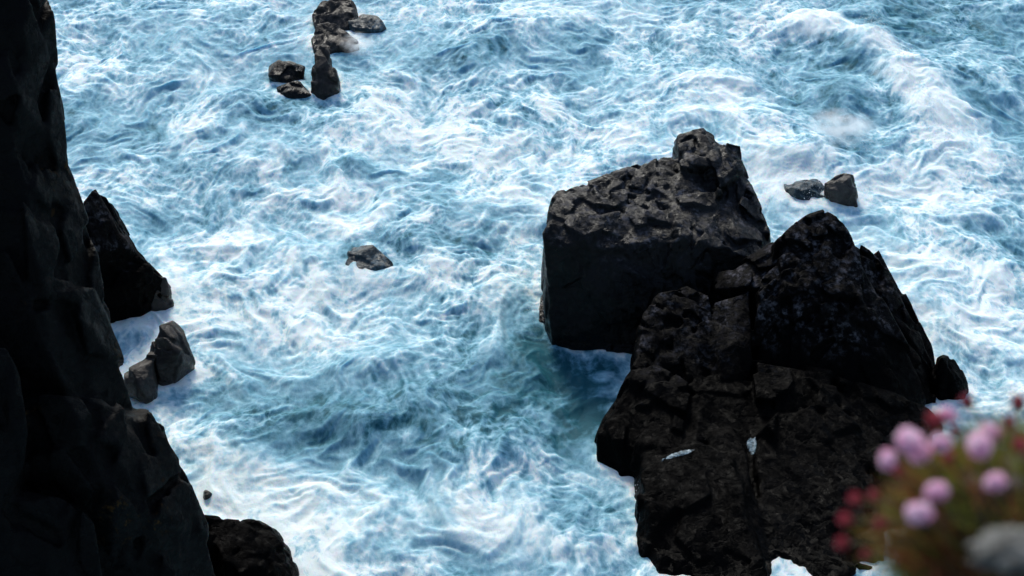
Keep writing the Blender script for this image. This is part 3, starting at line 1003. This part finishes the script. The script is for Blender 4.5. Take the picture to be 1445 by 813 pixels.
# froth left in hollows of the largest rock
from mathutils.bvhtree import BVHTree
stack_o = bpy.data.objects['sea_stack.001']
tree = BVHTree.FromPolygons([v.co + stack_o.location for v in stack_o.data.vertices], [tuple(p.vertices) for p in stack_o.data.polygons])
m_froth, nt, b = new_mat('trapped_froth')
tc = nt.nodes.new('ShaderNodeTexCoord')
n1 = N(nt, 'TexNoise', Scale=7.0, Detail=6.0, Roughness=0.65, Distortion=0.8); nt.links.new(tc.outputs['Object'], n1.inputs[0])
nt.links.new(ramp(nt, n1.outputs[0], [(0.40, (0.02, 0.07, 0.10)), (0.52, (0.16, 0.28, 0.35)), (0.68, (0.7, 0.78, 0.8))]), b.inputs['Base Color'])
b.inputs['Roughness'].default_value = 0.6
ta = N(nt, 'Attribute', attribute_name='thick')
n6 = N(nt, 'TexNoise', Scale=9.0, Detail=5.0, Roughness=0.7); nt.links.new(tc.outputs['Object'], n6.inputs[0])
al = ramp(nt, math_n(nt, 'ADD', math_n(nt, 'MULTIPLY', ta.outputs['Fac'], 0.75), math_n(nt, 'MULTIPLY', n6.outputs[0], 0.9)), [(0.78, 0.0), (1.05, 0.7)])
nt.links.new(al, b.inputs['Alpha'])
for path, wid, lab in (([(930, 652), (945, 645), (962, 640), (985, 636)], 0.10, 'strip of white froth in a crack low on the left of the largest rock'),
                       ([(1054, 622), (1062, 630), (1066, 642)], 0.19, 'small white froth pool caught in a hollow midway up the largest rock')):
    pts = []
    for k in range(len(path) - 1):
        for f in np.linspace(0, 1, 8, endpoint=False):
            px, py = path[k][0] * (1 - f) + path[k + 1][0] * f, path[k][1] * (1 - f) + path[k + 1][1] * f
            hit = tree.ray_cast(Vector((0, 0, CAM_H)), Vector(ray(px, py)).normalized())[0]
            if hit is not None: pts.append(np.array(hit))
    V, Fc, A_ = [], [], []
    for k, p in enumerate(pts):
        f = math.sin(math.pi * (k + 0.5) / len(pts))
        wv_ = wid * 1.6 * (0.45 + 0.55 * f)
        for a in np.linspace(-1, 1, 13):
            q = p + np.array([0.5 * a * wv_, a * wv_, 0])
            hit = tree.ray_cast(Vector((q[0], q[1], p[2] + 0.35)), Vector((0, 0, -1)))[0]
            z_ = hit.z if hit is not None and abs(hit.z - p[2]) < 0.3 else p[2] - 0.05
            V.append(np.array([q[0], q[1], z_ + 0.025 * (1 - a * a) + 0.004]))
            A_.append((1 - a * a) * min(1, 2 * f))
    for k in range(len(pts) - 1):
        for a in range(12):
            Fc.append((k * 13 + a, k * 13 + a + 1, (k + 1) * 13 + a + 1, (k + 1) * 13 + a))
    V = np.array(V)
    o = mesh_obj('froth_pool', V - pts[0], Fc, m_froth)
    at = o.data.attributes.new('thick', 'FLOAT', 'POINT')
    at.data.foreach_set('value', np.asarray(A_, np.float32))
    o.location = pts[0]
    tag(o, lab, 'sea foam')

# ------------------------------------------------------------------ clifftop and the thrift growing on its lip
def near(px, py, t):
    return ray(px, py) * t + np.array([0, 0, CAM_H])


m_soil, nt, b = new_mat('clifftop_turf')
tc = nt.nodes.new('ShaderNodeTexCoord')
n1 = N(nt, 'TexNoise', Scale=18.0, Detail=6.0); nt.links.new(tc.outputs['Object'], n1.inputs[0])
nt.links.new(ramp(nt, n1.outputs[0], [(0.35, (0.012, 0.010, 0.007)), (0.5, (0.03, 0.03, 0.012)), (0.65, (0.06, 0.055, 0.02))]), b.inputs['Base Color'])
b.inputs['Roughness'].default_value = 0.95
bp = N(nt, 'Bump', Strength=0.8, Distance=0.02); nt.links.new(n1.outputs[0], bp.inputs['Height']); nt.links.new(bp.outputs[0], b.inputs['Normal'])
xs = np.concatenate([np.linspace(-14, -1, 14), np.linspace(-0.8, 2.0, 57), np.linspace(2.4, 14, 14)])
prof = [(-12.0, 0.0), (-6, 0.0), (-3, 0.0), (-1.5, 0.0), (-0.8, 0.0), (-0.5, 0.0), (-0.3, 0.0), (-0.2, 0.0), (-0.12, -0.004), (-0.06, -0.015), (-0.02, -0.035), (0.0, -0.07),
        (-0.01, -0.15), (-0.06, -0.4), (-0.2, -1.0), (-0.6, -3.0), (-1.2, -8.0), (-2.0, -18.0), (-2.5, -28.0), (-2.8, -36.0)]
V, Fc = [], []
for x in xs:
    edge = 0.98 + 0.42 * sstep(0.05, 0.7, np.float64(x)) - 0.25 * sstep(0.0, 2.0, np.float64(-x)) + 0.25 * sstep(1.0, 4.0, np.float64(x))
    for (dy, dz) in prof:
        V.append((x, edge + dy, 34.95 + dz))
V = np.array(V)
V[:, 2] += 0.012 * fbm2(V[:, 0] * 6, V[:, 1] * 6, 3, seed=91) * (V[:, 2] > 34.5) + 0.3 * fbm2(V[:, 0] * .4, V[:, 2] * .4, 3, seed=92) * (V[:, 2] < 33)
V[:, 1] += 0.25 * fbm2(V[:, 0] * .7, V[:, 2] * .5, 3, seed=93) * sstep(0.1, 2.0, 34.8 - V[:, 2])
np_ = len(prof)
for i in range(len(xs) - 1):
    for j in range(np_ - 1):
        Fc.append((i * np_ + j, (i + 1) * np_ + j, (i + 1) * np_ + j + 1, i * np_ + j + 1))
tag(mesh_obj('clifftop_ground', V, Fc, m_soil), kind='structure')


def leafy_mat(name, stops, transl=0.35, rough=0.6):
    m, nt, b = new_mat(name)
    a = N(nt, 'Attribute', attribute_name='tint')
    c = ramp(nt, a.outputs['Fac'], stops)
    nt.links.new(c, b.inputs['Base Color'])
    b.inputs['Roughness'].default_value = rough
    b.inputs['Specular IOR Level'].default_value = 0.2
    tr = N(nt, 'BsdfTranslucent'); nt.links.new(c, tr.inputs[0])
    mx = N(nt, 'MixShader'); mx.inputs[0].default_value = transl
    nt.links.new(b.outputs[0], mx.inputs[1]); nt.links.new(tr.outputs[0], mx.inputs[2])
    nt.links.new(mx.outputs[0], nt.nodes['Material Output'].inputs[0])
    return m


M_PINK = leafy_mat('pink_petals', [(0, (0.95, 0.30, 0.50)), (0.5, (0.98, 0.58, 0.77)), (1, (0.99, 0.88, 0.94))], 0.5)
M_RED = leafy_mat('red_buds', [(0, (0.22, 0.02, 0.03)), (0.6, (0.42, 0.06, 0.09)), (1, (0.60, 0.22, 0.24))], 0.35)
M_DRY = leafy_mat('papery_calyx', [(0, (0.16, 0.05, 0.03)), (1, (0.36, 0.16, 0.11))], 0.3)
M_STEM = leafy_mat('thrift_stem', [(0, (0.08, 0.05, 0.02)), (1, (0.12, 0.12, 0.03))], 0.1)
M_LEAF = leafy_mat('thrift_leaves', [(0, (0.20, 0.06, 0.03)), (0.35, (0.20, 0.13, 0.03)), (0.7, (0.13, 0.18, 0.03)), (1, (0.34, 0.32, 0.06))], 0.5)
M_DEAD = leafy_mat('dead_leaves', [(0, (0.012, 0.008, 0.006)), (1, (0.035, 0.022, 0.014))], 0.0)


def tinted(name, V, Fc, T, mat, parent):
    o = mesh_obj(name, V, Fc, mat, parent)
    a = o.data.attributes.new('tint', 'FLOAT', 'POINT')
    a.data.foreach_set('value', np.asarray(T, np.float32))
    return o


def basis(ax):
    ax = ax / np.linalg.norm(ax)
    u = np.cross(ax, (0.3, 0.9, 0.2)); u /= np.linalg.norm(u)
    return u, np.cross(ax, u), ax


def blade(V, Fc, T, p, d, side, length, width, tint, bend=0.3, seg=3):
    k = len(V)
    up = np.cross(side, d)
    for i in range(seg + 1):
        f = i / seg
        w_ = width * (1 - f ** 2) * 0.5 + 1e-5
        c = p + d * length * f + up * (-bend * length * f * f)
        V.append(c - side * w_); V.append(c + side * w_)
        T += [tint, tint]
    for i in range(seg):
        Fc.append((k + 2 * i, k + 2 * i + 1, k + 2 * i + 3, k + 2 * i + 2))


def tube_geo(pts, rad, n=6):
    V, Fc = [], []
    for i, p in enumerate(pts):
        d = pts[min(i + 1, len(pts) - 1)] - pts[max(i - 1, 0)]
        u, v_, _ = basis(d)
        for a in range(n):
            V.append(p + rad * (math.cos(a * 2 * math.pi / n) * u + math.sin(a * 2 * math.pi / n) * v_))
    for i in range(len(pts) - 1):
        for a in range(n):
            Fc.append((i * n + a, i * n + (a + 1) % n, (i + 1) * n + (a + 1) % n, (i + 1) * n + a))
    return V, Fc


fr = np.random.default_rng(77)
C0 = near(1470, 782, 1.57)
plant = bpy.data.objects.new('thrift_plant', None)
col.objects.link(plant)
plant.location = C0
tag(plant, 'pink flowering thrift cushion with round heads and red buds in the lower right corner', 'flower plant')


def L_(V):
    return [np.asarray(q) - C0 for q in V]


# leaf cushion
V, Fc, T = [], [], []
rad3 = np.array([0.135, 0.115, 0.105])
for _ in range(7000):
    d = fr.normal(size=3); d[2] = abs(d[2]) * 0.9 - 0.25; d /= np.linalg.norm(d)
    p = C0 + d * rad3 * fr.uniform(0.55, 0.9)
    dd = d + fr.normal(size=3) * 0.35 + np.array([0, 0, 0.3]); dd /= np.linalg.norm(dd)
    u, v_, _ = basis(dd)
    a = fr.uniform(0, 6.28)
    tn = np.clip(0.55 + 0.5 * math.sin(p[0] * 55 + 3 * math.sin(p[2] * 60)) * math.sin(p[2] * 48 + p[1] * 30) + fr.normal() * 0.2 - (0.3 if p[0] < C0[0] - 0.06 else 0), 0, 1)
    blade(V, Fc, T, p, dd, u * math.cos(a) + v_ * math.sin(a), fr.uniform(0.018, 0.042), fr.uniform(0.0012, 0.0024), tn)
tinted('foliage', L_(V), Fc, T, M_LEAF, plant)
# dead leaf core
bm = bmesh.new()
bmesh.ops.create_icosphere(bm, subdivisions=4, radius=1.0)
V = np.array([tuple(q.co) for q in bm.verts]); Fc = [tuple(q.index for q in f.verts) for f in bm.faces]
bm.free()
V = V * rad3 * 0.78 * (1 + 0.25 * fbm3(V * 4, 3, seed=6))[:, None]
tinted('leaf_core', V, Fc, fr.random(len(V)), M_DEAD, plant)


def flower(px, py, t, rpx, kind):
    c = near(px, py, t)
    R_ = rpx * t / FPX * 0.84
    root = C0 + np.array([np.clip((c[0] - C0[0]) * 0.55, -0.08, 0.08), np.clip((c[1] - C0[1]) * 0.4, -.06, .06), 0.02])
    ax = c - root + np.array([0, 0, 0.03]); ax /= np.linalg.norm(ax)
    u, v_, ax = basis(ax)
    V, Fc, T = [], [], []
    if kind == 'pink':
        n = 52
        lump = fr.uniform(0, 6.28)
        for i in range(n):       # florets over the upper three quarters of a ball
            zc = 1 - 1.45 * (i + 0.5) / n
            ph = i * 2.39996
            s_ = math.sqrt(max(0, 1 - zc * zc))
            d = ax * zc + (u * math.cos(ph) + v_ * math.sin(ph)) * s_
            fu, fv, d = basis(d)
            base = c + d * R_ * fr.uniform(0.48, 0.74) * (1 + 0.22 * math.sin(2 * ph + lump) * s_)
            tint = np.clip(0.55 + 0.25 * zc + fr.normal() * 0.15, 0, 1)
            for k in range(5):
                a = ph + k * 1.2566
                e = fu * math.cos(a) + fv * math.sin(a)
                pd = d * 0.75 + e * 0.65; pd /= np.linalg.norm(pd)
                blade(V, Fc, T, base, pd, np.cross(pd, d) / np.linalg.norm(np.cross(pd, d)), R_ * fr.uniform(0.3, 0.55), R_ * 0.34, tint, 0.25, 2)
        bm = bmesh.new()
        bmesh.ops.create_icosphere(bm, subdivisions=2, radius=R_ * 0.46)  # pale ball hidden inside the head, added to reflect light onto the petals
        k = len(V)
        V.extend([c + np.array(tuple(q.co)) for q in bm.verts]); Fc.extend([tuple(k + q.index for q in f_.verts) for f_ in bm.faces]); T += [0.9] * len(bm.verts)
        bm.free()
        fl = tinted('flower_head', L_(V), Fc, T, M_PINK, plant)
    else:
        for i in range(34):      # closed bracts, overlapping like scales
            zc = 1 - 1.7 * (i + 0.5) / 34
            ph = i * 2.39996
            s_ = math.sqrt(max(0, 1 - zc * zc))
            e = u * math.cos(ph) + v_ * math.sin(ph)
            d = ax * zc * 1.15 + e * s_ * 0.85
            pd = ax * 0.8 + e * 0.25; pd /= np.linalg.norm(pd)
            blade(V, Fc, T, c + d * R_ * 0.7, pd, np.cross(pd, e) / (np.linalg.norm(np.cross(pd, e)) + 1e-6), R_ * 0.8, R_ * 0.55, np.clip(0.5 + fr.normal() * 0.25, 0, 1), -0.2, 2)
        fl = tinted('flower_bud', L_(V), Fc, T, M_RED, plant)
    # papery calyx below the head
    V, Fc, T = [], [], []
    for i in range(16):
        ph = i * 2 * math.pi / 16
        e = u * math.cos(ph) + v_ * math.sin(ph)
        pd = e * 0.85 + ax * 0.3; pd /= np.linalg.norm(pd)
        blade(V, Fc, T, c - ax * R_ * 0.55, pd, np.cross(pd, ax) / np.linalg.norm(np.cross(pd, ax)), R_ * 0.95, R_ * 0.5, fr.random(), -0.3, 2)
    tinted('calyx', L_(V), Fc, T, M_DRY, fl)
    b0 = c - ax * R_ * 0.5
    pts = [root + (b0 - root) * f + np.array([0, 0, 0.012 * math.sin(math.pi * f)]) for f in np.linspace(0, 1, 7)]
    V, Fc = tube_geo(pts, 0.0009)
    tinted('stem', L_(V), Fc, fr.random(len(V)), M_STEM, fl)


for f in [(1253, 649, 1.46, 17, 'pink'), (1284, 624, 1.50, 26, 'pink'), (1298, 640, 1.53, 22, 'pink'), (1327, 626, 1.50, 18, 'pink'), (1335, 590, 1.62, 20, 'pink'),
          (1382, 630, 1.50, 24, 'pink'), (1396, 612, 1.55, 20, 'pink'), (1404, 681, 1.44, 19, 'pink'), (1322, 694, 1.42, 20, 'pink'), (1298, 724, 1.40, 23, 'pink'),
          (1322, 598, 1.60, 18, 'bud'), (1366, 572, 1.70, 14, 'bud'), (1437, 574, 1.66, 16, 'bud'), (1210, 706, 1.50, 13, 'bud'), (1236, 702, 1.52, 11, 'bud'),
          (1197, 735, 1.50, 14, 'bud'), (1193, 768, 1.50, 13, 'bud'), (1226, 784, 1.48, 11, 'bud'), (1440, 632, 1.48, 15, 'bud'), (1372, 645, 1.56, 13, 'bud'), (1350, 612, 1.6, 12, 'bud'), (1270, 668, 1.5, 11, 'bud'), (1340, 650, 1.52, 12, 'bud'), (1425, 600, 1.58, 13, 'bud'), (1245, 740, 1.5, 11, 'bud')]:
    flower(*f)

# pale lichen covered stone lying in the turf in front of the cushion
m_st, nt, b = new_mat('pale_lichen_stone')
tc = nt.nodes.new('ShaderNodeTexCoord')
n1 = N(nt, 'TexNoise', Scale=60.0, Detail=5.0); nt.links.new(tc.outputs['Object'], n1.inputs[0])
nt.links.new(ramp(nt, n1.outputs[0], [(0.4, (0.05, 0.048, 0.04)), (0.55, (0.15, 0.145, 0.13))]), b.inputs['Base Color'])
b.inputs['Roughness'].default_value = 0.9
g = near(1434, 775, 1.22)
bm = bmesh.new()
bmesh.ops.create_icosphere(bm, subdivisions=5, radius=1.0)
V = np.array([tuple(q.co) for q in bm.verts]); Fc = [tuple(q.index for q in f.verts) for f in bm.faces]
bm.free()
V = V * np.array([0.025, 0.018, 0.007]) * (1 + 0.7 * fbm3(V * 2.2, 3, seed=16))[:, None]
V[:, 2] += 0.18 * V[:, 0]
o = mesh_obj('stone', V, Fc, m_st)
o.location = g
tag(o, 'blurred pale lichen crusted stone in front of the pink flower cushion', 'stone')
